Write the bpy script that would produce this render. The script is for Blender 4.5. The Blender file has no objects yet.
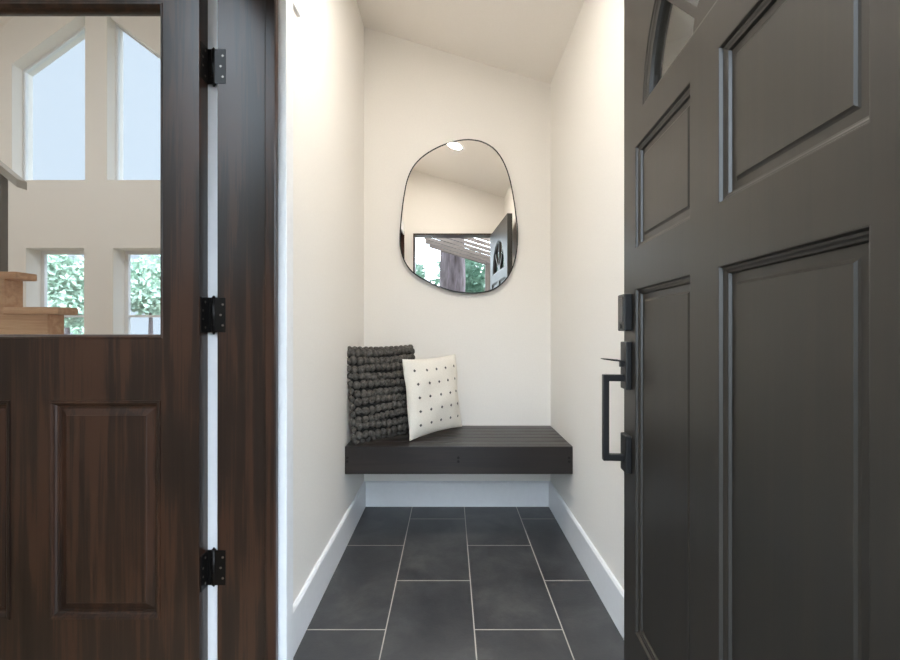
import bpy, bmesh, math, random
from mathutils import Vector, Matrix, noise
random.seed(7)
S = bpy.context.scene
COL = S.collection
PI = math.pi

# ------------------------------------------------------------------ helpers
def lin(r, g, b):
    f = lambda c: (c/255/12.92) if c/255 <= .04045 else ((c/255+.055)/1.055)**2.4
    return (f(r), f(g), f(b), 1)

def obj(name, bm, mat=None, parent=None, smooth=False, recalc=True):
    if recalc:
        bmesh.ops.recalc_face_normals(bm, faces=bm.faces)
    me = bpy.data.meshes.new(name)
    bm.to_mesh(me); bm.free()
    mats = mat if isinstance(mat, (list, tuple)) else [mat]
    for m in mats:
        if m: me.materials.append(m)
    if smooth:
        for p in me.polygons: p.use_smooth = True
    o = bpy.data.objects.new(name, me)
    COL.objects.link(o)
    if parent: o.parent = parent
    return o

def tag(o, label=None, cat=None, group=None, kind=None):
    if label: o['label'] = label
    if cat: o['category'] = cat
    if group: o['group'] = group
    if kind: o['kind'] = kind
    return o

def empty(name, loc=(0, 0, 0), rz=0.0):
    o = bpy.data.objects.new(name, None)
    COL.objects.link(o)
    o.location = loc; o.rotation_euler = (0, 0, rz)
    o.empty_display_size = .1
    return o

def box(bm, x0, x1, y0, y1, z0, z1, bev=0.0, mi=0):
    vs = [bm.verts.new((x, y, z)) for x in (x0, x1) for y in (y0, y1) for z in (z0, z1)]
    f = [(0, 1, 3, 2), (4, 6, 7, 5), (0, 4, 5, 1), (2, 3, 7, 6), (0, 2, 6, 4), (1, 5, 7, 3)]
    fs = [bm.faces.new([vs[i] for i in q]) for q in f]
    for q in fs: q.material_index = mi
    if bev > 0:
        bmesh.ops.recalc_face_normals(bm, faces=fs)
        es = list({e for q in fs for e in q.edges})
        r = bmesh.ops.bevel(bm, geom=es, offset=bev, segments=2, profile=.5, affect='EDGES')
        for q in r['faces']: q.material_index = mi
    return vs

def B(*a, bev=0.0):
    bm = bmesh.new(); box(bm, *a, bev=bev); return bm

def cyl(bm, p0, p1, r0, r1=None, seg=24, caps=True, mi=0):
    p0, p1 = Vector(p0), Vector(p1)
    r1 = r0 if r1 is None else r1
    d = (p1-p0).normalized()
    a = d.orthogonal().normalized(); b = d.cross(a)
    l0, l1 = [], []
    for i in range(seg):
        t = 2*PI*i/seg
        v = a*math.cos(t)+b*math.sin(t)
        l0.append(bm.verts.new(p0+v*r0)); l1.append(bm.verts.new(p1+v*r1))
    for i in range(seg):
        j = (i+1) % seg
        f = bm.faces.new((l0[i], l0[j], l1[j], l1[i])); f.material_index = mi; f.smooth = True
    if caps:
        bm.faces.new(l0[::-1]).material_index = mi
        bm.faces.new(l1).material_index = mi

def prism(bm, outer, holes, axis, a0, a1):
    """polygon with holes in a plane, extruded from a0 to a1 along axis. 2D coords are the two other axes in order."""
    def P(u, v):
        return (a0, u, v) if axis == 'x' else (u, a0, v) if axis == 'y' else (u, v, a0)
    edges = []
    for loop in [outer]+list(holes):
        vs = [bm.verts.new(P(*p)) for p in loop]
        edges += [bm.edges.new((vs[i], vs[(i+1) % len(vs)])) for i in range(len(vs))]
    r = bmesh.ops.triangle_fill(bm, use_beauty=True, use_dissolve=False, edges=edges)
    fs = [g for g in r['geom'] if isinstance(g, bmesh.types.BMFace)]
    ex = bmesh.ops.extrude_face_region(bm, geom=fs)
    off = {'x': (a1-a0, 0, 0), 'y': (0, a1-a0, 0), 'z': (0, 0, a1-a0)}[axis]
    bmesh.ops.translate(bm, vec=off, verts=[g for g in ex['geom'] if isinstance(g, bmesh.types.BMVert)])

def rect(x0, x1, z0, z1): return [(x0, z0), (x1, z0), (x1, z1), (x0, z1)]

def rings(bm, loopfn, prof, cap=False, y0=0.0, sgn=1):
    """loopfn(inset)->2D loop in (x,z); prof = [(inset, depth)], depth>0 goes into the leaf."""
    prev = None
    for d, dep in prof:
        cur = [bm.verts.new((u, y0+sgn*dep, v)) for u, v in loopfn(d)]
        if prev:
            n = len(cur)
            for i in range(n):
                j = (i+1) % n
                bm.faces.new((prev[i], prev[j], cur[j], cur[i]))
        prev = cur
    if cap:
        bm.faces.new(prev)

def rloop(x0, x1, z0, z1):
    return lambda d: rect(x0+d, x1-d, z0+d, z1-d)

# ------------------------------------------------------------------ materials
def mat(name):
    m = bpy.data.materials.new(name); m.use_nodes = True
    n = m.node_tree
    b = n.nodes['Principled BSDF']
    return m, n, b

def tex_coord(n, scale=(1, 1, 1), loc=(0, 0, 0), rot=(0, 0, 0), kind='Object'):
    tc = n.nodes.new('ShaderNodeTexCoord'); mp = n.nodes.new('ShaderNodeMapping')
    mp.inputs['Scale'].default_value = scale; mp.inputs['Location'].default_value = loc
    mp.inputs['Rotation'].default_value = rot
    n.links.new(tc.outputs[kind], mp.inputs['Vector'])
    return mp.outputs['Vector']

def noise_node(n, vec, scale, detail=6, rough=.6, dist=0):
    t = n.nodes.new('ShaderNodeTexNoise')
    t.inputs['Scale'].default_value = scale; t.inputs['Detail'].default_value = detail
    t.inputs['Roughness'].default_value = rough; t.inputs['Distortion'].default_value = dist
    n.links.new(vec, t.inputs['Vector'])
    return t.outputs['Fac']

def ramp(n, fac, stops):
    r = n.nodes.new('ShaderNodeValToRGB')
    e = r.color_ramp.elements
    while len(e) < len(stops): e.new(.5)
    for k, (p, c) in zip(e, stops): k.position = p; k.color = c
    n.links.new(fac, r.inputs['Fac'])
    return r.outputs['Color']

def bump(n, b, fac, strength, dist=.01):
    k = n.nodes.new('ShaderNodeBump')
    k.inputs['Strength'].default_value = strength; k.inputs['Distance'].default_value = dist
    n.links.new(fac, k.inputs['Height']); n.links.new(k.outputs['Normal'], b.inputs['Normal'])

def noisy(name, c0, c1, scale=(8, 8, 8), nscale=1.0, rough=.5, bstr=.0, bdist=.003, metal=0, spec=.5, detail=6, coat=0):
    m, n, b = mat(name)
    v = tex_coord(n, scale)
    f = noise_node(n, v, nscale, detail)
    n.links.new(ramp(n, f, [(.3, c0), (.7, c1)]), b.inputs['Base Color'])
    b.inputs['Roughness'].default_value = rough; b.inputs['Metallic'].default_value = metal
    b.inputs['Specular IOR Level'].default_value = spec
    b.inputs['Coat Weight'].default_value = coat
    if bstr: bump(n, b, f, bstr, bdist)
    return m

def wood(name, dark, mid, light, grain='z', rough=.35, rvar=.1, spec=.5, coat=0, bstr=.12):
    m, n, b = mat(name)
    sc = {'x': (1.2, 26, 26), 'y': (26, 1.2, 26), 'z': (26, 26, 1.2)}[grain]
    fine = {'x': (3, 160, 160), 'y': (160, 3, 160), 'z': (160, 160, 3)}[grain]
    f1 = noise_node(n, tex_coord(n, sc), 1.0, 5, .6, .6)
    f2 = noise_node(n, tex_coord(n, fine), 1.0, 3, .6)
    f3 = noise_node(n, tex_coord(n, (2.2, 2.2, 2.2)), 1.0, 3, .5)
    ad = n.nodes.new('ShaderNodeMath'); ad.operation = 'MULTIPLY_ADD'
    n.links.new(f2, ad.inputs[0]); ad.inputs[1].default_value = .35; n.links.new(f1, ad.inputs[2])
    ad2 = n.nodes.new('ShaderNodeMath'); ad2.operation = 'MULTIPLY_ADD'
    n.links.new(f3, ad2.inputs[0]); ad2.inputs[1].default_value = .5; n.links.new(ad.outputs[0], ad2.inputs[2])
    n.links.new(ramp(n, ad2.outputs[0], [(.62, dark), (.9, mid), (1.15 if False else 1.0, light)]), b.inputs['Base Color'])
    b.inputs['Specular IOR Level'].default_value = spec
    b.inputs['Coat Weight'].default_value = coat
    mr = n.nodes.new('ShaderNodeMapRange'); n.links.new(f3, mr.inputs['Value'])
    mr.inputs['From Min'].default_value = .3; mr.inputs['From Max'].default_value = .7
    mr.inputs['To Min'].default_value = rough-rvar; mr.inputs['To Max'].default_value = rough+rvar
    n.links.new(mr.outputs[0], b.inputs['Roughness'])
    bump(n, b, f2, bstr, .001)
    return m

def flat_metal(name, c, rough=.4, metal=0.0, spec=.5):
    return noisy(name, c, tuple(x*1.15 for x in c[:3])+(1,), (60, 60, 60), 1, rough, .03, .001, metal, spec)

def glass(name, tint=(1, 1, 1, 1), refl=1.0):
    m, n, b = mat(name); n.nodes.remove(b)
    out = n.nodes['Material Output']
    tr = n.nodes.new('ShaderNodeBsdfTransparent'); tr.inputs['Color'].default_value = tint
    gl = n.nodes.new('ShaderNodeBsdfGlossy'); gl.inputs['Roughness'].default_value = 0.0
    fr = n.nodes.new('ShaderNodeFresnel'); 
    ge = n.nodes.new('ShaderNodeNewGeometry'); mr = n.nodes.new('ShaderNodeMapRange')   # same reflectance on both faces of a thin pane
    n.links.new(ge.outputs['Backfacing'], mr.inputs['Value']); mr.inputs['To Min'].default_value = 1.5; mr.inputs['To Max'].default_value = 1/1.5
    n.links.new(mr.outputs[0], fr.inputs['IOR'])
    mx = n.nodes.new('ShaderNodeMixShader')
    n.links.new(fr.outputs[0], mx.inputs['Fac']); n.links.new(tr.outputs[0], mx.inputs[1]); n.links.new(gl.outputs[0], mx.inputs[2])
    n.links.new(mx.outputs[0], out.inputs['Surface'])
    return m

def emit(name, c, s):
    m, n, b = mat(name)
    b.inputs['Base Color'].default_value = (.8, .8, .8, 1)
    b.inputs['Emission Color'].default_value = c; b.inputs['Emission Strength'].default_value = s
    return m

M = {}
M['wall'] = noisy('wall_paint', lin(236, 233, 228), lin(240, 237, 232), (120, 120, 120), 1, .62, .05, .0006)
M['trim'] = noisy('trim_paint', lin(234, 236, 239), lin(238, 240, 243), (40, 40, 40), 1, .33, .02, .0005)
M['ceil'] = noisy('ceiling_paint', lin(238, 233, 226), lin(241, 236, 230), (120, 120, 120), 1, .8, .05, .0006)
M['stain'] = wood('dark_stained_wood', lin(22, 15, 12), lin(37, 25, 19), lin(58, 37, 26), 'z', .31, .02, .5, 0)
M['stain_x'] = wood('dark_stained_wood_cross', lin(24, 17, 14), lin(38, 25, 19), lin(52, 33, 23), 'x', .27, .07, .6, .15)
M['bench'] = wood('espresso_bench_wood', lin(26, 21, 20), lin(34, 28, 26), lin(43, 35, 32), 'x', .36, .06, .5)
M['frontpaint'] = wood('front_door_paint', lin(29, 25, 21), lin(33, 29, 23), lin(37, 32, 25), 'z', .42, .02, .75, 0, .05)
M['black'] = flat_metal('matte_black_metal', lin(20, 20, 21), .42, .0)
M['hinge'] = flat_metal('oiled_black_hinge', lin(24, 22, 21), .35, .6)
M['screw'] = flat_metal('screw_steel', lin(120, 115, 108), .35, .9)
M['keypad'] = flat_metal('keypad_gloss', lin(22, 22, 24), .18, .0)
M['doorglass'] = glass('door_glass', (.96, .97, .965, 1))
M['winglass'] = glass('window_glass', (.97, .98, .98, 1))
M['stairwood'] = wood('honey_stair_wood', lin(172, 128, 96), lin(196, 152, 116), lin(210, 170, 134), 'x', .45, .08)
M['livfloor'] = wood('light_oak_floor', lin(150, 132, 112), lin(172, 154, 132), lin(188, 170, 148), 'x', .4, .06)
M['rail'] = noisy('grey_rail_paint', lin(176, 172, 164), lin(186, 182, 174), (20, 20, 20), 1, .45)
M['post'] = noisy('dark_grey_post', lin(92, 90, 84), lin(102, 99, 92), (20, 20, 20), 1, .5)
M['bark'] = noisy('bark', lin(70, 60, 58), lin(132, 120, 126), (14, 14, 2.2), 1, .9, .8, .05)
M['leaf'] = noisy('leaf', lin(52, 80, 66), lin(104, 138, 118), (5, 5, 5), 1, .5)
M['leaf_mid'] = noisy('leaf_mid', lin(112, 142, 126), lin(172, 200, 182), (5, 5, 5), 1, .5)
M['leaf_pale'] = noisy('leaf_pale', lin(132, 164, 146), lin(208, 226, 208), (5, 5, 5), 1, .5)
M['ground'] = noisy('gravel_ground', lin(66, 62, 50), lin(92, 84, 70), (14, 14, 14), 1, .95, .5, .02)
M['porchwood'] = wood('porch_brown_wood', lin(112, 100, 93), lin(122, 109, 102), lin(130, 117, 109), 'x', .6, .06)
M['porchpost'] = wood('porch_post_wood', lin(104, 92, 86), lin(122, 110, 102), lin(136, 122, 112), 'z', .6, .06)
M['porchwhite'] = noisy('porch_white_paint', lin(232, 234, 236), lin(238, 240, 242), (20, 20, 20), 1, .45)
M['siding'] = noisy('siding_paint', lin(206, 208, 206), lin(216, 218, 216), (2, 2, 60), 1, .6)
M['concrete'] = noisy('porch_concrete', lin(84, 82, 79), lin(102, 99, 96), (9, 9, 9), 1, .8, .2, .003)

# mirror silver
m, n, b = mat('mirror_silver')
b.inputs['Base Color'].default_value = (.90, .885, .86, 1); b.inputs['Metallic'].default_value = 1; b.inputs['Roughness'].default_value = 0.0
M['mirror'] = m

# slate tile floor (world = object coordinates): 305 x 610 mm running bond, light grout
m, n, b = mat('slate_tile')
tc = n.nodes.new('ShaderNodeTexCoord'); sx = n.nodes.new('ShaderNodeSeparateXYZ'); cx = n.nodes.new('ShaderNodeCombineXYZ')
n.links.new(tc.outputs['Object'], sx.inputs[0])
def madd(a, k):
    q = n.nodes.new('ShaderNodeMath'); q.operation = 'ADD'; n.links.new(a, q.inputs[0]); q.inputs[1].default_value = k; return q.outputs[0]
n.links.new(madd(sx.outputs['Y'], -2.162+6.405), cx.inputs['X']); n.links.new(madd(sx.outputs['X'], .5263+6.10), cx.inputs['Y'])
br = n.nodes.new('ShaderNodeTexBrick')
n.links.new(cx.outputs[0], br.inputs['Vector'])
br.offset = .5; br.offset_frequency = 2; br.squash = 1
br.inputs['Scale'].default_value = 1; br.inputs['Brick Width'].default_value = .61; br.inputs['Row Height'].default_value = .305
br.inputs['Mortar Size'].default_value = .0022; br.inputs['Mortar Smooth'].default_value = .1; br.inputs['Bias'].default_value = 0
br.inputs['Color1'].default_value = (.9, .9, .9, 1); br.inputs['Color2'].default_value = (1.1, 1.1, 1.1, 1)
f = noise_node(n, tex_coord(n, (3.4, 3.4, 3.4)), 1, 9, .62, .4)
f2 = noise_node(n, tex_coord(n, (90, 90, 90)), 1, 4, .6)
col = ramp(n, f, [(.3, lin(52, 52, 55)), (.5, lin(66, 66, 68)), (.72, lin(90, 89, 88))])
mu = n.nodes.new('ShaderNodeMix'); mu.data_type = 'RGBA'; mu.blend_type = 'MULTIPLY'; mu.inputs['Factor'].default_value = 1
n.links.new(col, mu.inputs['A']); n.links.new(br.outputs['Color'], mu.inputs['B'])
mg = n.nodes.new('ShaderNodeMix'); mg.data_type = 'RGBA'
n.links.new(br.outputs['Fac'], mg.inputs['Factor']); n.links.new(mu.outputs['Result'], mg.inputs['A']); mg.inputs['B'].default_value = lin(176, 170, 162)
n.links.new(mg.outputs['Result'], b.inputs['Base Color'])
mr = n.nodes.new('ShaderNodeMapRange'); n.links.new(br.outputs['Fac'], mr.inputs['Value']); mr.inputs['To Min'].default_value = .40; mr.inputs['To Max'].default_value = .85
n.links.new(mr.outputs[0], b.inputs['Roughness'])
sb = n.nodes.new('ShaderNodeMath'); sb.operation = 'SUBTRACT'; n.links.new(f2, sb.inputs[0]); n.links.new(br.outputs['Fac'], sb.inputs[1])
bump(n, b, sb.outputs[0], .25, .0015)
M['tile'] = m

# pillow fabrics
M['knit'] = noisy('charcoal_wool', lin(58, 56, 54), lin(106, 102, 97), (90, 90, 90), 1, .95, .6, .004, 0, .1)
M['knitbase'] = noisy('charcoal_wool_backing', lin(34, 33, 32), lin(46, 45, 44), (60, 60, 60), 1, .95, .4, .003, 0, .1)
M['cotton'] = noisy('cream_cotton', lin(226, 221, 211), lin(240, 236, 227), (220, 220, 220), 1, .9, .4, .001, 0, .15)
M['dot'] = noisy('grey_thread', lin(70, 68, 68), lin(96, 94, 94), (300, 300, 300), 1, .9)

# ------------------------------------------------------------------ dimensions
XL, XR, YB = -.507, .592, 2.65      # corridor side walls, back wall
XLL = -.673                          # living-room face of the left wall
YJ = 1.305                           # far jamb of the inner doorway
YF = .34                             # inside face of front wall
def hc(x): return 2.822-.308*(x-XL)  # sloped vestibule ceiling
FARY = 6.0
def st(o, label=None, cat=None): return tag(o, label, cat, None, 'structure')

# ------------------------------------------------------------------ vestibule shell
bm = bmesh.new(); box(bm, -.60, .75, .20, 2.80, -.12, 0)
st(obj('floor', bm, M['tile']), 'charcoal slate tile floor with pale grout in the narrow entry', 'floor')
bm = bmesh.new(); prism(bm, [(XLL, 0), (.74, 0), (.74, hc(.74)+.10), (XLL, hc(XLL)+.10)], [], 'y', YB, YB+.15)
st(obj('wall_back', bm, M['wall']), 'white end wall behind the bench and mirror', 'wall')
bm = bmesh.new(); box(bm, XR, XR+.15, YF, YB, 0, hc(XR)+.05)
st(obj('wall_right', bm, M['wall']), 'white entry wall beside the open grey front door', 'wall')
bm = bmesh.new()
prism(bm, [(YF, 2.115), (YJ, 2.115), (YJ, 0), (YB, 0), (YB, 3.05), (YF, 3.05)], [], 'x', XLL, XL)
st(obj('wall_left', bm, M['wall']), 'white entry wall with the inner doorway cut through it', 'wall')
bm = bmesh.new()
prism(bm, [(XL, hc(XL)), (XR, hc(XR)), (XR, hc(XR)+.1), (XL, hc(XL)+.1)], [], 'y', YF, YB)
st(obj('ceiling', bm, M['ceil']), 'sloping cream ceiling over the narrow entry', 'ceiling')

# baseboards with a bevelled top
def baseboard(name, x0, x1, y0, y1, face, label):
    t = .013; h = .147
    bm = bmesh.new()
    if face == '+x': prism(bm, [(x0, 0), (x0+t, 0), (x0+t, h-.008), (x0+t-.006, h), (x0, h)], [], 'y', y0, y1)
    elif face == '-x': prism(bm, [(x0, 0), (x0-t, 0), (x0-t, h-.008), (x0-t+.006, h), (x0, h)], [], 'y', y0, y1)
    else: prism(bm, [(y0, 0), (y0-t, 0), (y0-t, h-.008), (y0-t+.006, h), (y0, h)], [], 'x', x0, x1)
    st(obj(name, bm, M['trim']), label, 'baseboard')
baseboard('baseboard_left', XL, 0, 1.395, YB, '+x', 'white baseboard along the wall next to the inner doorway')
baseboard('baseboard_right', XR, 0, YF, YB, '-x', 'white baseboard along the wall behind the grey front door')
baseboard('baseboard_back', XL+.013, XR-.013, YB, 0, '-y', 'white baseboard on the end wall under the bench')

# ------------------------------------------------------------------ inner doorway: jamb and casings
bm = bmesh.new(); box(bm, -.668, -.520, YJ-.012, YJ, 0, 2.115); box(bm, XLL, -.497, YF, YF+.02, 0, 2.115); box(bm, XLL, -.520, YF+.02, YJ-.012, 2.10, 2.115)
jamb = st(obj('trim_1', bm, M['stain']), 'dark stained jamb of the inner doorway', 'door jamb')
bm = bmesh.new(); box(bm, -.530, -.4965, YJ-.022, YJ, 0, 2.10, .004)
st(obj('stop_bead', bm, M['stain'], jamb))
bm = bmesh.new(); box(bm, -.4965, -.474, YJ, YJ+.058, 0, 2.045, .0025); box(bm, -.506, -.497, YJ, YJ+.058, 0, 2.045)
st(obj('trim_2', bm, M['trim']), 'white upright casing strip beside the dark jamb facing the entry', 'casing')
bm = bmesh.new(); box(bm, XL, -.497, YF+.03, 1.50, 2.075, 2.19, .003)
st(obj('trim_3', bm, M['trim']), 'white head casing high above the inner doorway', 'casing')
bm = bmesh.new(); box(bm, -.7025, -.668, YJ, YJ+.07, 0, 2.10)
st(obj('trim_4', bm, M['trim']), 'thin white casing edge seen between brown door and jamb', 'casing')

# ------------------------------------------------------------------ generic panelled leaf
T = .045
def leaf_frame(bm, x0, x1, z0, z1, holes):
    prism(bm, rect(x0, x1, z0, z1), holes, 'y', 0, T)

def hinge(parent, x, y, z, jamb_dx):
    """butt hinge: barrel with a leaf on the door edge and a leaf on the jamb (both local)."""
    h = .0500
    bm = bmesh.new()
    cyl(bm, (x, y, z-h), (x, y, z+h), .0065, seg=16)
    for k in (-1, 1):
        cyl(bm, (x, y, z+k*h), (x, y, z+k*(h+.006)), .005, .002, seg=16)
    for k in (-.6, -.2, .2, .6):
        cyl(bm, (x, y, z+k*h-.0006), (x, y, z+k*h+.0006), .0069, seg=16)
    H = obj('hinge', bm, M['hinge'], parent)
    bm = bmesh.new(); box(bm, -.0005, .0022, .006, y, z-h, z+h, .0006); box(bm, 0, x, y-.0035, y-.001, z-h, z+h)
    obj('hinge_leaf', bm, M['hinge'], H)
    bm = bmesh.new(); box(bm, x, x+jamb_dx, y-.0045, y-.0015, z-h, z+h, .0006)
    obj('hinge_leaf', bm, M['hinge'], H)
    for dz in (-.036, -.012, .012, .036):
        bm = bmesh.new(); cyl(bm, (.0022, .016+.012*(abs(dz) > .02), z+dz), (.0032, .016+.012*(abs(dz) > .02), z+dz), .0032, seg=12)
        obj('screw', bm, M['screw'], H)
    for dz in (-.03, 0, .03):
        bm = bmesh.new(); cyl(bm, (x+.022+.006*(dz != 0), y-.0045, z+dz), (x+.022+.006*(dz != 0), y-.0054, z+dz), .0032, seg=12)
        obj('screw', bm, M['screw'], H)

# ------------------------------------------------------------------ inner door (half glass, dark stain)
W = .94
d1 = empty('door_1', (-.697, 1.25, 0))
st(d1, 'dark stained half-glass wooden door standing open to the living room', 'door')
kp = 1.25/450
def u(px): return (px-450)*kp+.697
def hz(py): return 1.03+(331-py)*kp
cxm = -W/2
g = (-W+.116, u(162), hz(338), hz(3.5))
p1 = (u(50), u(160), hz(619), hz(401))
p2 = (2*cxm-p1[1], 2*cxm-p1[0], p1[2], p1[3])
bm = bmesh.new(); leaf_frame(bm, -W, 0, .012, 2.06, [rect(*g), rect(*p1), rect(*p2)])
obj('frame', bm, M['stain'], d1)
for sgn, yy, in ((1, 0), (-1, T)):
    pass
MOULD = [(-.002, 0), (-.001, -.003), (.004, -.0035), (.008, -.001), (.011, .004), (.014, .0075), (.017, .0085), (.019, .0125)]
PAN = [(.019, .0125), (.024, .0125), (.040, .0065), (.042, .0045)]
for p in (p1, p2):
    bm = bmesh.new()
    for sgn, y0 in ((1, 0), (-1, T)): rings(bm, rloop(*p), MOULD, False, y0, sgn)
    obj('panel_moulding', bm, M['stain'], d1)
    bm = bmesh.new()
    for sgn, y0 in ((1, 0), (-1, T)): rings(bm, rloop(*p), PAN, True, y0, sgn)
    obj('raised_panel', bm, M['stain'], d1)
bm = bmesh.new()
for sgn, y0 in ((1, 0), (-1, T)): rings(bm, rloop(*g), [(-.002, 0), (0, -.002), (.003, -.002), (.008, .006), (.010, .018), (.010, .022)], False, y0, sgn)
obj('glazing_bead', bm, M['stain'], d1)
bm = bmesh.new(); prism(bm, rect(g[0]+.006, g[1]-.006, g[2]+.006, g[3]-.006), [], 'y', .0215, .0235)
tag(obj('glass_pane', bm, M['doorglass'], d1), 'clear glass pane')
for z in (1.79, 1.076, .350): hinge(d1, .0165, T+.0015, z, .036)

# ------------------------------------------------------------------ front door (painted, fanlight above four panels)
FW = .93
d2 = empty('door_2', (.503, 1.30, 0), -math.radians(94.06))
st(d2, 'dark grey front door with fanlight and four panels standing open', 'door')
s0, s1, s2, s3 = .0935, .4134, .5187, .8262
fp = [(s0, s1, 1.2505, 1.5235), (s2, s3, 1.2505, 1.5235), (s0, s1, .221, 1.143), (s2, s3, .221, 1.143)]
FC, FB, FR = (s1+s2)/2, 1.605, .318
NA = 40
def fan(d):
    r = FR-d; b = FB+d
    a0 = math.asin(min(1, d/r))
    pts = []
    for i in range(NA+1):
        a = a0+(PI-2*a0)*i/NA
        pts.append((FC+r*math.cos(a), FB+r*math.sin(a)))
    return pts
bm = bmesh.new(); leaf_frame(bm, 0, FW, .012, 2.065, [rect(*p) for p in fp]+[fan(0)])
obj('frame', bm, M['frontpaint'], d2)
FM = [(-.001, 0), (.002, .0005), (.0035, .003), (.0045, .006), (.008, .007), (.011, .009), (.014, .010), (.016, .015)]
FP = [(.016, .015), (.030, .015), (.033, .0135), (.036, .011)]
for p in fp:
    bm = bmesh.new()
    for sgn, y0 in ((1, 0), (-1, T)): rings(bm, rloop(*p), FM, False, y0, sgn)
    obj('panel_moulding', bm, M['frontpaint'], d2)
    bm = bmesh.new()
    for sgn, y0 in ((1, 0), (-1, T)): rings(bm, rloop(*p), FP, True, y0, sgn)
    obj('raised_panel', bm, M['frontpaint'], d2)
bm = bmesh.new()
for sgn, y0 in ((1, 0), (-1, T)):
    rings(bm, fan, [(-.001, 0), (.002, .0005), (.004, .003), (.008, .004), (.012, .007), (.018, .010), (.020, .018), (.020, .022)], False, y0, sgn)
obj('fanlight_moulding', bm, M['frontpaint'], d2)
bm = bmesh.new(); prism(bm, fan(.010), [], 'y', .0215, .0235)
tag(obj('fanlight_glass', bm, M['winglass'], d2), 'half-round clear fanlight glass')
bm = bmesh.new()
for a in (45, 90, 135):
    a = math.radians(a); c, s_ = math.cos(a), math.sin(a)
    r0, r1, w = .05, FR-.016, .009
    pts = [(FC+c*r0-s_*w, FB+s_*r0+c*w), (FC+c*r0+s_*w, FB+s_*r0-c*w), (FC+c*r1+s_*w, FB+s_*r1-c*w), (FC+c*r1-s_*w, FB+s_*r1+c*w)]
    prism(bm, pts, [], 'y', .010, .035)
prism(bm, [(FC+.06*math.cos(PI*i/16), FB+.016+.06*math.sin(PI*i/16)) for i in range(17)], [], 'y', .009, .036)
obj('fanlight_muntin', bm, M['frontpaint'], d2)

# lock hardware on the front door
kx = .043
bm = bmesh.new(); box(bm, kx-.030, kx+.030, -.022, 0, 1.030, 1.132, .003)
kb = obj('deadbolt_keypad', bm, M['black'], d2)
bm = bmesh.new(); box(bm, kx-.021, kx+.021, -.0235, -.021, 1.055, 1.124, .001)
obj('keypad_face', bm, M['keypad'], kb)
bm = bmesh.new(); cyl(bm, (kx, -.0215, 1.043), (kx, -.026, 1.043), .007, seg=20); obj('keyway', bm, M['black'], kb)
bm = bmesh.new(); box(bm, kx-.026, kx+.026, -.016, 0, .868, 1.000, .003)
hp = obj('pull_handle', bm, M['black'], d2)
bm = bmesh.new(); box(bm, kx-.026, kx+.026, -.016, 0, .638, .742, .003)
obj('lower_plate', bm, M['black'], hp)
bm = bmesh.new()
box(bm, kx-.010, kx+.010, -.072, -.056, .668, .908, .002)
box(bm, kx-.009, kx+.009, -.064, -.012, .890, .908, .002)
box(bm, kx-.009, kx+.009, -.064, -.012, .668, .686, .002)
obj('grip', bm, M['black'], hp)
bm = bmesh.new()
sec = [(-.074, .9510), (-.052, .9475), (-.030, .9450), (-.012, .9400), (-.012, .9460), (-.030, .9500), (-.052, .9520), (-.074, .9535)]
prism(bm, [(y, z) for y, z in sec], [], 'x', kx-.013, kx+.013)
box(bm, kx-.006, kx+.006, -.026, -.014, .930, .946, .001)
obj('thumb_latch', bm, M['black'], hp)
for z in (1.80, 1.05, .25):
    bm = bmesh.new(); cyl(bm, (FW+.004, T+.004, z-.05), (FW+.004, T+.004, z+.05), .0065, seg=16)
    box(bm, FW-.0002, FW+.002, .010, T+.004, z-.05, z+.05)
    obj('hinge', bm, M['hinge'], d2)

# ------------------------------------------------------------------ front wall of the house with doorway and an added, unseen window
DX0, DX1, DH = -.402, .492, 2.095
LW = (-1.33, -.90, 1.28, 2.8)  # opening added out of view so sky light puts sheen on the inner door
RX, RH = -4.6, 6.2
def hl(x): return RH-.81*abs(x-RX)
XW = -8.2
bm = bmesh.new()
prism(bm, [(XW-.2, 0), (DX0, 0), (DX0, DH), (DX1, DH), (DX1, 0), (.742, 0), (.742, 2.95), (XLL, 3.05), (RX, RH+.1), (XW-.2, hl(XW)+.1)], [rect(*LW)], 'y', .20, YF)
st(obj('wall_front', bm, M['wall']), 'white front wall around the entrance doorway', 'wall')
bm = bmesh.new()
for (x0, x1, z0, z1) in ((DX0, DX0+.018, 0, DH), (DX1-.018, DX1, 0, DH), (DX0, DX1, DH-.018, DH)):
    box(bm, x0, x1, .195, YF+.004, z0, z1)
st(obj('trim_5', bm, M['stain']), 'dark frame around the front doorway', 'door frame')
def window(name, loop, y0, y1, label, mull=(), fw=.045):
    """window in a wall hole: frame ring + muntins + glass, loop ordered counter-clockwise (x,z)"""
    cx = sum(p[0] for p in loop)/len(loop); cz = sum(p[1] for p in loop)/len(loop)
    def inset(d):
        out = []
        n_ = len(loop)
        for i in range(n_):
            p0, p, p2_ = Vector(loop[i-1]), Vector(loop[i]), Vector(loop[(i+1) % n_])
            e1 = (p-p0).normalized(); e2 = (p2_-p).normalized()
            n1 = Vector((-e1.y, e1.x)); n2 = Vector((-e2.y, e2.x))
            bis = (n1+n2); bis /= max(.2, bis.length_squared/2)
            out.append(tuple(p+bis*d))
        return out
    bm = bmesh.new(); prism(bm, loop, [inset(fw)], 'y', y0, y1)
    w = st(obj(name, bm, M['trim']), label, 'window')
    ym = (y0+y1)/2
    bm = bmesh.new(); prism(bm, inset(fw-.005), [], 'y', ym-.002, ym+.002)
    obj('window_pane', bm, M['winglass'], w)
    for (a, b_, c, d_) in mull:
        bm = bmesh.new(); box(bm, a, b_, y0+.005, y1-.005, c, d_); obj('window_muntin', bm, M['trim'], w)
    return w
window('sheen_window', rect(*LW), .22, .27, 'unseen narrow window added to put daylight sheen on the inner door')

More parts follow.
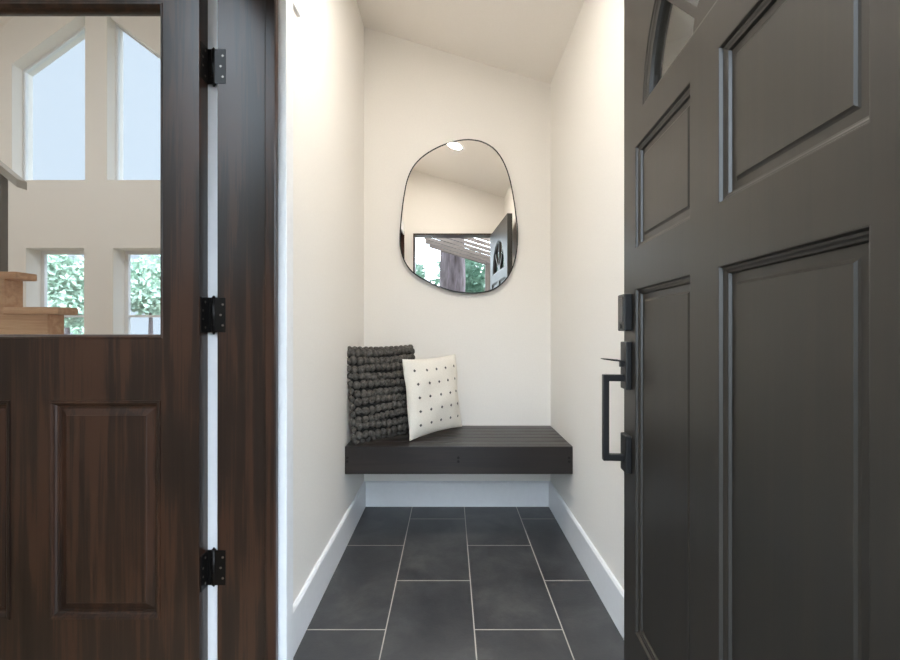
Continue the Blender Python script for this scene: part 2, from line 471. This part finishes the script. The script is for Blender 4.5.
# ------------------------------------------------------------------ living room seen through the glass
bm = bmesh.new(); box(bm, XW-.2, XLL+.073, YF, FARY, -.12, 0)
bmesh.ops.delete(bm, geom=list(bm.verts), context='VERTS')
prism(bm, [(XW-.2, .2), (-.60, .2), (-.60, 2.80), (-.60, FARY+.3), (XW-.2, FARY+.3)], [], 'z', -.12, 0)
st(obj('floor_living', bm, M['livfloor']), 'light wood floor of the living room behind the half-glass door', 'floor')
k6 = FARY/450
def fx(px): return (px-450)*k6
def fz(py): return 1.03+(331-py)*k6
U1 = [(fx(12), fz(180)), (fx(85), fz(180)), (fx(85), fz(11)), (fx(12), fz(64))]
U2 = [(fx(107), fz(180)), (fx(177), fz(180)), (fx(177), fz(68)), (fx(107), fz(15))]
L1 = rect(fx(26), fx(84), .62, fz(248)); L2 = rect(fx(113), fx(171), .62, fz(248))
bm = bmesh.new()
prism(bm, [(XW-.2, 0), (-.45, 0), (-.45, 3.0), (XLL, 3.08), (RX, RH+.1), (XW-.2, hl(XW)+.1)], [U1, U2, L1, L2], 'y', FARY, FARY+.30)
st(obj('wall_far', bm, M['wall']), 'tall gabled white wall with four windows seen through the door glass', 'wall')
bm = bmesh.new(); box(bm, XW-.2, XW, YF, FARY, 0, hl(XW)+.05)
st(obj('wall_west', bm, M['wall']), 'white side wall of the living room', 'wall')
bm = bmesh.new(); box(bm, XLL, XLL+.15, YB+.15, FARY, 0, 3.05)
st(obj('wall_east', bm, M['wall']), 'white living-room wall beyond the entry', 'wall')
bm = bmesh.new()
prism(bm, [(XW-.2, hl(XW-.2)), (RX, RH), (XLL+.15, 2.90), (XLL+.15, 3.05), (RX, RH+.15), (XW-.2, hl(XW-.2)+.15)], [], 'y', YF, FARY)
st(obj('ceiling_living', bm, M['ceil']), 'vaulted white ceiling of the living room', 'ceiling')
window('window_2', U1, FARY+.15, FARY+.20, 'high window with raked top rising to the right seen through door glass', (), .028)
window('window_3', U2, FARY+.15, FARY+.20, 'high window with raked top falling to the right seen through door glass', (), .028)
window('window_4', L1, FARY+.22, FARY+.27, 'low window with green trees nearest the wooden stairs', [(L1[0][0]+.04, L1[1][0]-.04, 1.22, 1.25)])
window('window_5', L2, FARY+.22, FARY+.27, 'low window with pale trees next to the door stile', [(L2[0][0]+.04, L2[1][0]-.04, 1.22, 1.25)])

# stepped half wall along the stairs, wooden caps, sloped rail
ox, oy = -2.2, 2.45
hw = empty('stair_half_wall', (ox, oy, 0))
tag(hw, 'stepped honey wood half wall with overhanging caps and grey rail behind the door glass', 'half wall')
RISE, RUN, DEP = .1935, .235, .13
def nose(i): return -2.13-(i-6)*RUN-ox
for i in range(3, 12):
    x1 = nose(i)
    bm = bmesh.new(); box(bm, x1-RUN-.072, x1-.072, .012, DEP-.012, 0, i*RISE-.040); obj('panel', bm, M['stairwood'], hw)
    bm = bmesh.new(); box(bm, x1-RUN-.072, x1, 0, DEP, i*RISE-.040, i*RISE, .005); obj('cap', bm, M['stairwood'], hw)
x1 = -2.36-ox; x0 = nose(11)-.2; z1 = 1.815; sl = RISE/RUN
bm = bmesh.new()
prism(bm, [(x1, z1), (x1, z1+.045), (x0, z1+.045+(x1-x0)*sl), (x0, z1+(x1-x0)*sl)], [], 'y', 0, .06)
obj('handrail', bm, M['rail'], hw)
for k in range(3):
    xp = -2.475-k*.47-ox
    ii = max(i for i in range(3, 12) if xp-.02 < nose(i))
    bm = bmesh.new(); box(bm, xp-.02, xp+.02, .01, .05, ii*RISE-.01, z1+(x1-xp)*sl+.01)
    obj('post', bm, M['post'], hw)

# ------------------------------------------------------------------ bench
BY0, BT, BHt = 2.165, .474, .133
bn = empty('bench', (.04, 2.4, 0))
tag(bn, 'dark brown slatted wooden bench spanning the niche below the mirror', 'bench')
bx0, bx1 = XL+.001-.04, XR-.001-.04
bm = bmesh.new(); box(bm, bx0, bx1, BY0-2.4, BY0+.03-2.4, BT-BHt, BT, .002)
ap = obj('front_apron', bm, M['bench'], bn)
ns = 6; y = BY0+.034; gap = .0065
wd = (YB-.003-y-gap*(ns-1))/ns
for i in range(ns):
    bm = bmesh.new(); box(bm, bx0, bx1, y-2.4, y+wd-2.4, BT-.022, BT, .0022)
    obj('slat', bm, M['bench'], bn); y += wd+gap
for xx in (bx0, -.03, bx1-.04):
    bm = bmesh.new(); box(bm, xx, xx+.04, BY0+.03-2.4, YB-.001-2.4, BT-BHt+.01, BT-.022)
    obj('support_rail', bm, M['bench'], bn)
for xx in (bx0+.012, 0.0, bx1-.018):
    for zz in (BT-.054, BT-.072):
        bm = bmesh.new(); cyl(bm, (xx, BY0-2.4-.0025, zz), (xx, BY0-2.4+.004, zz), .0062, seg=14)
        obj('screw', bm, M['hinge'], bn)

# ------------------------------------------------------------------ mirror
pts = [(300, 66), (325, 67.5), (350, 72), (376, 83), (400, 100), (422, 128), (440, 165), (453, 206), (462, 250), (469.5, 295), (475, 340), (479, 372), (480, 402), (478.5, 437), (474, 470), (466, 502), (455, 530), (440, 554), (420, 574), (397, 589), (370, 598), (340, 602), (310, 602.5), (280, 600), (250, 595), (225, 587.5), (200, 578), (175, 567), (150, 554), (126, 540), (105, 523), (90, 503), (79, 480), (72, 456), (68, 430), (68, 400), (70, 370), (73.5, 330), (78, 290), (83.5, 255), (90, 220), (98.5, 193), (110, 168), (123.5, 149), (140, 132), (159, 117), (180, 104), (204, 91.5), (230, 81), (264, 71)]
MY = 2.625
pts = [((380+a/3.475-450)/450*MY, 1.03+(331-(120+b_/3.475))/450*MY) for a, b_ in pts]
def smooth_loop(p, it):
    for _ in range(it):
        q = []
        for i in range(len(p)):
            a, b_ = p[i], p[(i+1) % len(p)]
            q += [(a[0]*.75+b_[0]*.25, a[1]*.75+b_[1]*.25), (a[0]*.25+b_[0]*.75, a[1]*.25+b_[1]*.75)]
        p = q
    return p
pts = smooth_loop(pts, 1)
mcx = sum(p[0] for p in pts)/len(pts); mcz = sum(p[1] for p in pts)/len(pts)
def ins(d):
    out = []
    for x, z in pts:
        v = Vector((x-mcx, z-mcz)); l = v.length
        v *= (l-d)/l
        out.append((mcx+v.x, mcz+v.y))
    return out
bm = bmesh.new(); prism(bm, ins(.0055), [], 'y', MY+.002, MY+.008)
mir = obj('mirror', bm, M['mirror'])
tag(mir, 'rounded irregular wall mirror with thin black rim above the bench', 'mirror')
bm = bmesh.new(); prism(bm, ins(-.001), [ins(.0055)], 'y', MY, YB-.0005)
obj('rim', bm, M['black'], mir)

# ------------------------------------------------------------------ pillows
def pillow_pt(u_, v_, w, h, t, side, pinch=.06):
    """u,v in -1..1; local x width, z height (0..h), y depth"""
    ex = 1-pinch*(1-v_*v_)
    ez = 1-pinch*(1-u_*u_)
    r = max(0, (1-abs(u_)**2.6)*(1-abs(v_)**2.6))**.55
    return Vector((u_*w/2*ex, side*t/2*r, h/2+v_*h/2*ez))
def pillow_body(bm, w, h, t, pinch, N=26, wob=.0):
    g = {}
    for side in (-1, 1):
        for i in range(N+1):
            for j in range(N+1):
                edge = i in (0, N) or j in (0, N)
                key = (0 if edge else side, i, j)
                if key in g: continue
                u_, v_ = -1+2*i/N, -1+2*j/N
                p = pillow_pt(math.sin(u_*PI/2*.999)/math.sin(PI/2*.999), math.sin(v_*PI/2*.999)/math.sin(PI/2*.999), w, h, t, side, pinch)
                if wob and not edge:
                    p.y += side*wob*noise.noise(Vector((p.x*9, p.z*9, side*3.1)))
                g[key] = bm.verts.new(p)
    def G(s_, i, j): return g[(0 if (i in (0, N) or j in (0, N)) else s_, i, j)]
    for s_ in (-1, 1):
        for i in range(N):
            for j in range(N):
                f = bm.faces.new([G(s_, i, j), G(s_, i+1, j), G(s_, i+1, j+1), G(s_, i, j+1)])
                f.smooth = True
def place(o, p_left, p_right, lean, dz):
    a = math.atan2(p_right[1]-p_left[1], p_right[0]-p_left[0])
    o.location = ((p_left[0]+p_right[0])/2, (p_left[1]+p_right[1])/2, BT+dz)
    o.rotation_mode = 'XYZ'
    o.rotation_euler = (lean, 0, a)

w, h, t = .405, .452, .092
kn = empty('knit_pillow')
tag(kn, 'charcoal chunky knit pillow leaning in the corner at the bench end', 'pillow')
bm = bmesh.new(); pillow_body(bm, w, h, t, .03)
obj('backing', bm, M['knitbase'], kn)
tmpl = bmesh.new(); bmesh.ops.create_icosphere(tmpl, subdivisions=2, radius=1)
tv = [v.co.copy() for v in tmpl.verts]; tf = [[v.index for v in f_.verts] for f_ in tmpl.faces]; tmpl.free()
bm = bmesh.new()
def blob(c, rx, ry, rz, ang):
    R = Matrix.Rotation(ang, 3, 'Y')
    sd = random.random()*50
    vs = []
    for p in tv:
        k = 1+.16*noise.noise(p*1.6+Vector((sd, sd, 0)))
        q = R @ Vector((p.x*rx*k, p.y*ry*k, p.z*rz*k))
        vs.append(bm.verts.new(c+q))
    for f_ in tf:
        q = bm.faces.new([vs[i] for i in f_]); q.smooth = True
rows = 11
for r in range(rows):
    v_ = -1+2*(r+.5)/rows
    nb = random.choice((11, 12, 12, 13))
    ph = random.random()
    for i in range(nb):
        u_ = -1+2*(i+.5)/nb
        wv = .022*math.sin(u_*3+ph*6)+random.uniform(-.012, .012)
        c = pillow_pt(u_*.97, max(-.97, min(.97, v_*.97+wv)), w+.01, h+.01, t, -1, .03)
        hh = h/rows*.5
        sgn = 1 if i % 2 else -1
        blob(c+Vector((0, -.002, 0)), w/nb*.54*random.uniform(.92, 1.16), .020, hh*random.uniform(.96, 1.12), sgn*random.uniform(.1, .45))
for v_, nb in ((1.0, 13), (-1.0, 13)):
    for i in range(nb):
        u_ = -1+2*(i+.5)/nb
        c = pillow_pt(u_, v_, w+.01, h+.006, t, -1, .03)
        blob(c, .017, .017, .014, random.uniform(-.4, .4))
for sx_ in (-1, 1):
    for r in range(12):
        c = pillow_pt(sx_, -1+2*(r+.5)/12, w+.004, h, t, -1, .03)
        blob(c, .013, .018, .018, random.uniform(-.4, .4))
obj('knit_loops', bm, M['knit'], kn)
place(kn, (-.468, 2.178), (-.160, 2.462), math.radians(-9), .016)

w, h, t = .40, .412, .098
bm = bmesh.new(); pillow_body(bm, w, h, t, .055, 30, .012)
def dot(c, nrm):
    nrm = nrm.normalized(); a = Vector((1, 0, 0)); a = (a-nrm*a.dot(nrm)).normalized(); b_ = nrm.cross(a)
    ring = []; r = .0082
    for i in range(16):
        th = 2*PI*i/16
        rr = r*(1 if i % 4 == 0 else .72 if i % 2 == 0 else .85)
        ring.append(bm.verts.new(c+nrm*.0006+(a*math.cos(th)+b_*math.sin(th))*rr))
    top = bm.verts.new(c+nrm*.003)
    for i in range(16):
        f_ = bm.faces.new((ring[i], ring[(i+1) % 16], top)); f_.material_index = 1
for iu in range(5):
    for iv in range(5):
        u_, v_ = -.74+iu*.375, .70-iv*.345
        e = .01
        p = pillow_pt(u_, v_, w, h, t, -1, .055)
        pu = pillow_pt(u_+e, v_, w, h, t, -1, .055)-p; pv = pillow_pt(u_, v_+e, w, h, t, -1, .055)-p
        nn = pu.cross(pv)
        if nn.y > 0: nn = -nn
        p.y += -.012*noise.noise(Vector((p.x*9, p.z*9, -3.1)))-.0005
        dot(p, nn)
wp = obj('dotted_pillow', bm, [M['cotton'], M['dot']])
tag(wp, 'cream square pillow with rows of small grey dots on the bench', 'pillow')
place(wp, (-.203, 2.258), (.068, 2.552), math.radians(-6), .009)
wp.rotation_euler[1] = math.radians(-1.5)

# ------------------------------------------------------------------ recessed lights
def downlight(name, x, y, z, slope, strength, label, group=None, warm=(1, .945, .87, 1)):
    e = empty(name, (x, y, z)); e.rotation_euler = (0, slope, 0)
    tag(e, label, 'light', group)
    bm = bmesh.new()
    rr = [(.062, -.001), (.064, -.006), (.082, -.006), (.086, -.0005)]
    prev = None
    for r, zz in rr:
        cur = [bm.verts.new((r*math.cos(2*PI*i/40), r*math.sin(2*PI*i/40), zz)) for i in range(40)]
        if prev:
            for i in range(40): bm.faces.new((prev[i], prev[(i+1) % 40], cur[(i+1) % 40], cur[i]))
        prev = cur
    obj('trim_ring', bm, M['trim'], e)
    bm = bmesh.new(); cyl(bm, (0, 0, -.0035), (0, 0, -.0005), .063, seg=40)
    obj('lens', bm, emit('lens_'+name, warm, strength), e)
    return e
downlight('recessed_light', .04, 1.32, hc(.04), math.atan(.308), 185, 'round recessed light in the sloping entry ceiling shown in the mirror')
for i, (x, y) in enumerate(((-2.2, 3.9), (-6.6, 3.6), (-3.4, 2.0))):
    s_ = math.atan(.81)*(1 if x > RX else -1)
    downlight('recessed_light', x, y, hl(x)-.012, s_, 310, 'round recessed light in the vaulted living-room ceiling', 'recessed lights in the living-room ceiling', (.96, .98, 1, 1))

# ------------------------------------------------------------------ outdoors (mirror and window views, plus unseen trees and shrubs added for shade)
bm = bmesh.new(); box(bm, -45, 45, -45, 45, -.35, -.14)
st(obj('ground', bm, M['ground']), 'gravelly ground outside the house', 'ground')
bm = bmesh.new(); box(bm, -1.2, 1.2, -1.9, .20, -.14, -.01)
st(obj('porch_floor', bm, M['concrete']), 'grey concrete porch slab outside the front door', 'porch')

pc = empty('porch_canopy', (.1, -1.6, -.01))
tag(pc, 'brown slatted porch canopy on posts outside the doorway', 'canopy')
cx0, cy0, cz0 = .1, -1.6, -.01
def hp_(x): return 2.21-.308*x
def raft(y0, y1, hgt, x0, x1, drop=0.0):
    bm = bmesh.new()
    prism(bm, [(x0-cx0, hp_(x0)-drop-cz0), (x1-cx0, hp_(x1)-drop-cz0), (x1-cx0, hp_(x1)-drop+hgt-cz0), (x0-cx0, hp_(x0)-drop+hgt-cz0)], [], 'y', y0-cy0, y1-cy0)
    return bm
obj('beam', raft(-1.64, -1.56, .135, -.33, .72), M['porchwood'], pc)
for k in range(6):
    yy = -1.33+k*.27
    obj('rafter', raft(yy-.021, yy+.021, .043, -.36, .72), M['porchwood'], pc)
for xx in (-.36, .68):
    bm = bmesh.new(); zb = hp_(xx)+.052
    box(bm, xx-cx0, xx+.05-cx0, -1.60-cy0, .20-cy0, zb-cz0-.004*0, zb+.08-cz0)
    obj('side_rail', bm, M['porchwhite'], pc)
bm = bmesh.new(); box(bm, -.375-cx0, -.305-cx0, -1.55-cy0, -1.48-cy0, 0, hp_(-.34)+.05-cz0)
tag(obj('post', bm, M['porchwhite'], pc), 'slim white post')
bm = bmesh.new(); box(bm, .535-cx0, .645-cx0, -1.65-cy0, -1.54-cy0, 0, hp_(.59)-.002-cz0)
tag(obj('post', bm, M['porchpost'], pc), 'brown wooden post')

def leaves(bm, c, rad, count, size, mi=0, flat=1.0):
    for _ in range(count):
        while True:
            p = Vector((random.uniform(-1, 1), random.uniform(-1, 1), random.uniform(-1, 1)))
            if .35 < p.length < 1: break
        k = .75+.35*noise.noise(Vector((p.x*2+c[0], p.y*2+c[1], p.z*2)))
        q = Vector((c[0]+p.x*rad[0]*k, c[1]+p.y*rad[1]*k, c[2]+p.z*rad[2]*k))
        a = Vector((random.gauss(0, 1), random.gauss(0, 1), random.gauss(0, 1))).normalized()
        b_ = a.orthogonal().normalized(); s_ = size*random.uniform(.6, 1.4)
        d_ = a*s_; e_ = b_*s_*.45
        vs = [bm.verts.new(q-d_), bm.verts.new(q+e_), bm.verts.new(q+d_), bm.verts.new(q-e_)]
        bm.faces.new(vs).material_index = mi
def trunk_bm(h, r0, r1, seg=40, rows_=40, amp=.09):
    bm = bmesh.new(); prev = None
    for j in range(rows_+1):
        z = h*j/rows_; r = r0+(r1-r0)*j/rows_
        cur = []
        for i in range(seg):
            th = 2*PI*i/seg
            k = 1+amp*noise.noise(Vector((math.cos(th)*5, math.sin(th)*5, z*1.1)))+amp*.5*noise.noise(Vector((math.cos(th)*12, math.sin(th)*12, z*3)))
            cur.append(bm.verts.new((math.cos(th)*r*k, math.sin(th)*r*k, z)))
        if prev:
            for i in range(seg): bm.faces.new((prev[i], prev[(i+1) % seg], cur[(i+1) % seg], cur[i])).smooth = True
        prev = cur
    return bm
tr = empty('pine_tree', (.05, -4.0, -.14))
tag(tr, 'thick furrowed tree trunk in the middle of the mirror view', 'tree')
obj('trunk', trunk_bm(9, .275, .20), M['bark'], tr)
bm = bmesh.new()
for k in range(9): leaves(bm, (random.uniform(-.6, .6), random.uniform(-.6, .6), 6.0+k*.5), (1.7-.12*k, 1.7-.12*k, .5), 260, .09)
obj('crown', bm, M['leaf'], tr, recalc=False)
def tree(x, y, h, cr, lab, pale, n_leaf=2600, tall=1.0, zc=None, size=.10):
    t_ = empty('tree', (x, y, -.14)); tag(t_, lab, 'tree')
    zc = zc or h*.6
    obj('trunk', trunk_bm(h*.75, .05+.016*h, .03, 14, 12), M['bark'], t_)
    bm = bmesh.new()
    for k in range(7):
        a = random.random()*6.3; rr = cr*.5*random.random()
        leaves(bm, (math.cos(a)*rr, math.sin(a)*rr, zc+random.uniform(-.35, .35)*h*tall), (cr*.75, cr*.75, cr*.6), n_leaf//7, size)
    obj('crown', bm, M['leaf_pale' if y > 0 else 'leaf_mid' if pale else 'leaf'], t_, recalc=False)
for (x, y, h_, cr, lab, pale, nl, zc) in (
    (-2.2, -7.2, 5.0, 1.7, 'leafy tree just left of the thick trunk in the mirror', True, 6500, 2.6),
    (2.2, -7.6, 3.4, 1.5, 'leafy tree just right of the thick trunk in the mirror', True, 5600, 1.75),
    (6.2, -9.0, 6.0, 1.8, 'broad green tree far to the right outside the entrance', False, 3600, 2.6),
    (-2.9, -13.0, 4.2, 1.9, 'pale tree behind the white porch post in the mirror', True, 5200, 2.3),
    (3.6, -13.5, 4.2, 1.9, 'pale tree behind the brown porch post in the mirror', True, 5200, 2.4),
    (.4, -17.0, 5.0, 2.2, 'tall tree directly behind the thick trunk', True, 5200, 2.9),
    (-6.8, -6.6, 8.0, 2.4, 'unseen tall green tree added left of the porch to darken door reflections', False, 5200, 3.8),  # this tree and the next are unseen, added to darken the moulding reflections
    (-7.5, -1.6, 8.0, 2.2, 'unseen tall green tree added outside the living room to darken door reflections', False, 5200, 3.8)):
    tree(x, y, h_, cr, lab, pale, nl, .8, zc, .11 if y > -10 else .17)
for (x, y, lab) in ((-2.35, -.95, 'unseen dark evergreen near the house, added to darken door reflections'), (-2.5, -2.75, 'unseen dark evergreen further from the house, added to darken door reflections')):
    t_ = empty('shade_shrub', (x, y, -.14)); tag(t_, lab, 'shade_shrub', 'unseen evergreen shrubs added to shade the entry')  # unseen foliage, added so the front door mouldings reflect something dark
    obj('stem', trunk_bm(1.8, .05, .02, 12, 10), M['bark'], t_)
    bm = bmesh.new()
    for k in range(6): leaves(bm, (random.uniform(-.08, .08), random.uniform(-.08, .08), .45+k*.48), (.78, .78, .55), 900, .055)
    obj('crown', bm, M['leaf'], t_, recalc=False)
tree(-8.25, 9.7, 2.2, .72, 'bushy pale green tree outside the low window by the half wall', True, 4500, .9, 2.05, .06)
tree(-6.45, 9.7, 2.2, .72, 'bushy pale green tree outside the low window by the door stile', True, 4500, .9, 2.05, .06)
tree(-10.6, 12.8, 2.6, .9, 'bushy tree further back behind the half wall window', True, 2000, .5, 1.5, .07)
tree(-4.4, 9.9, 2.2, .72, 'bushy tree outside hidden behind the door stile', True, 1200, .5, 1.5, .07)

# ------------------------------------------------------------------ sky and camera
w_ = bpy.data.worlds.new('sky'); S.world = w_; w_.use_nodes = True
n = w_.node_tree; bg = n.nodes['Background']
tc = n.nodes.new('ShaderNodeTexCoord'); sp = n.nodes.new('ShaderNodeSeparateXYZ')
n.links.new(tc.outputs['Generated'], sp.inputs[0])
r = n.nodes.new('ShaderNodeValToRGB')     # brighter half of the sky lies in front of the house
mr = n.nodes.new('ShaderNodeMapRange'); n.links.new(sp.outputs['Y'], mr.inputs['Value']); mr.inputs['From Min'].default_value = -1; mr.inputs['From Max'].default_value = 1
n.links.new(mr.outputs[0], r.inputs['Fac'])
e = r.color_ramp.elements
SKY_FRONT, SKY_BACK = 6.0, .50
e[0].position = .25; e[0].color = (.76*SKY_FRONT, .88*SKY_FRONT, 1.0*SKY_FRONT, 1)
e[1].position = .75; e[1].color = (.70*SKY_BACK, .83*SKY_BACK, 1.0*SKY_BACK, 1)
n.links.new(r.outputs[0], bg.inputs['Color']); bg.inputs['Strength'].default_value = 1.0

cam = bpy.data.cameras.new('camera'); co = bpy.data.objects.new('camera', cam); COL.objects.link(co)
co.location = (0, 0, 1.03); co.rotation_euler = (PI/2, 0, 0)
cam.sensor_width = 36; cam.lens = 18; cam.sensor_fit = 'HORIZONTAL'; cam.clip_start = .01; cam.clip_end = 200
cam.shift_x = 0; cam.shift_y = 1/900
S.camera = co

vs = S.view_settings
vs.view_transform = 'Standard'; vs.look = 'None'; vs.gamma = 1; vs.exposure = 1.32; vs.use_curve_mapping = False
S.cycles.use_denoising = True
S.cycles.max_bounces = 14; S.cycles.diffuse_bounces = 8; S.cycles.glossy_bounces = 6; S.cycles.transparent_max_bounces = 16
S.cycles.sample_clamp_indirect = 8
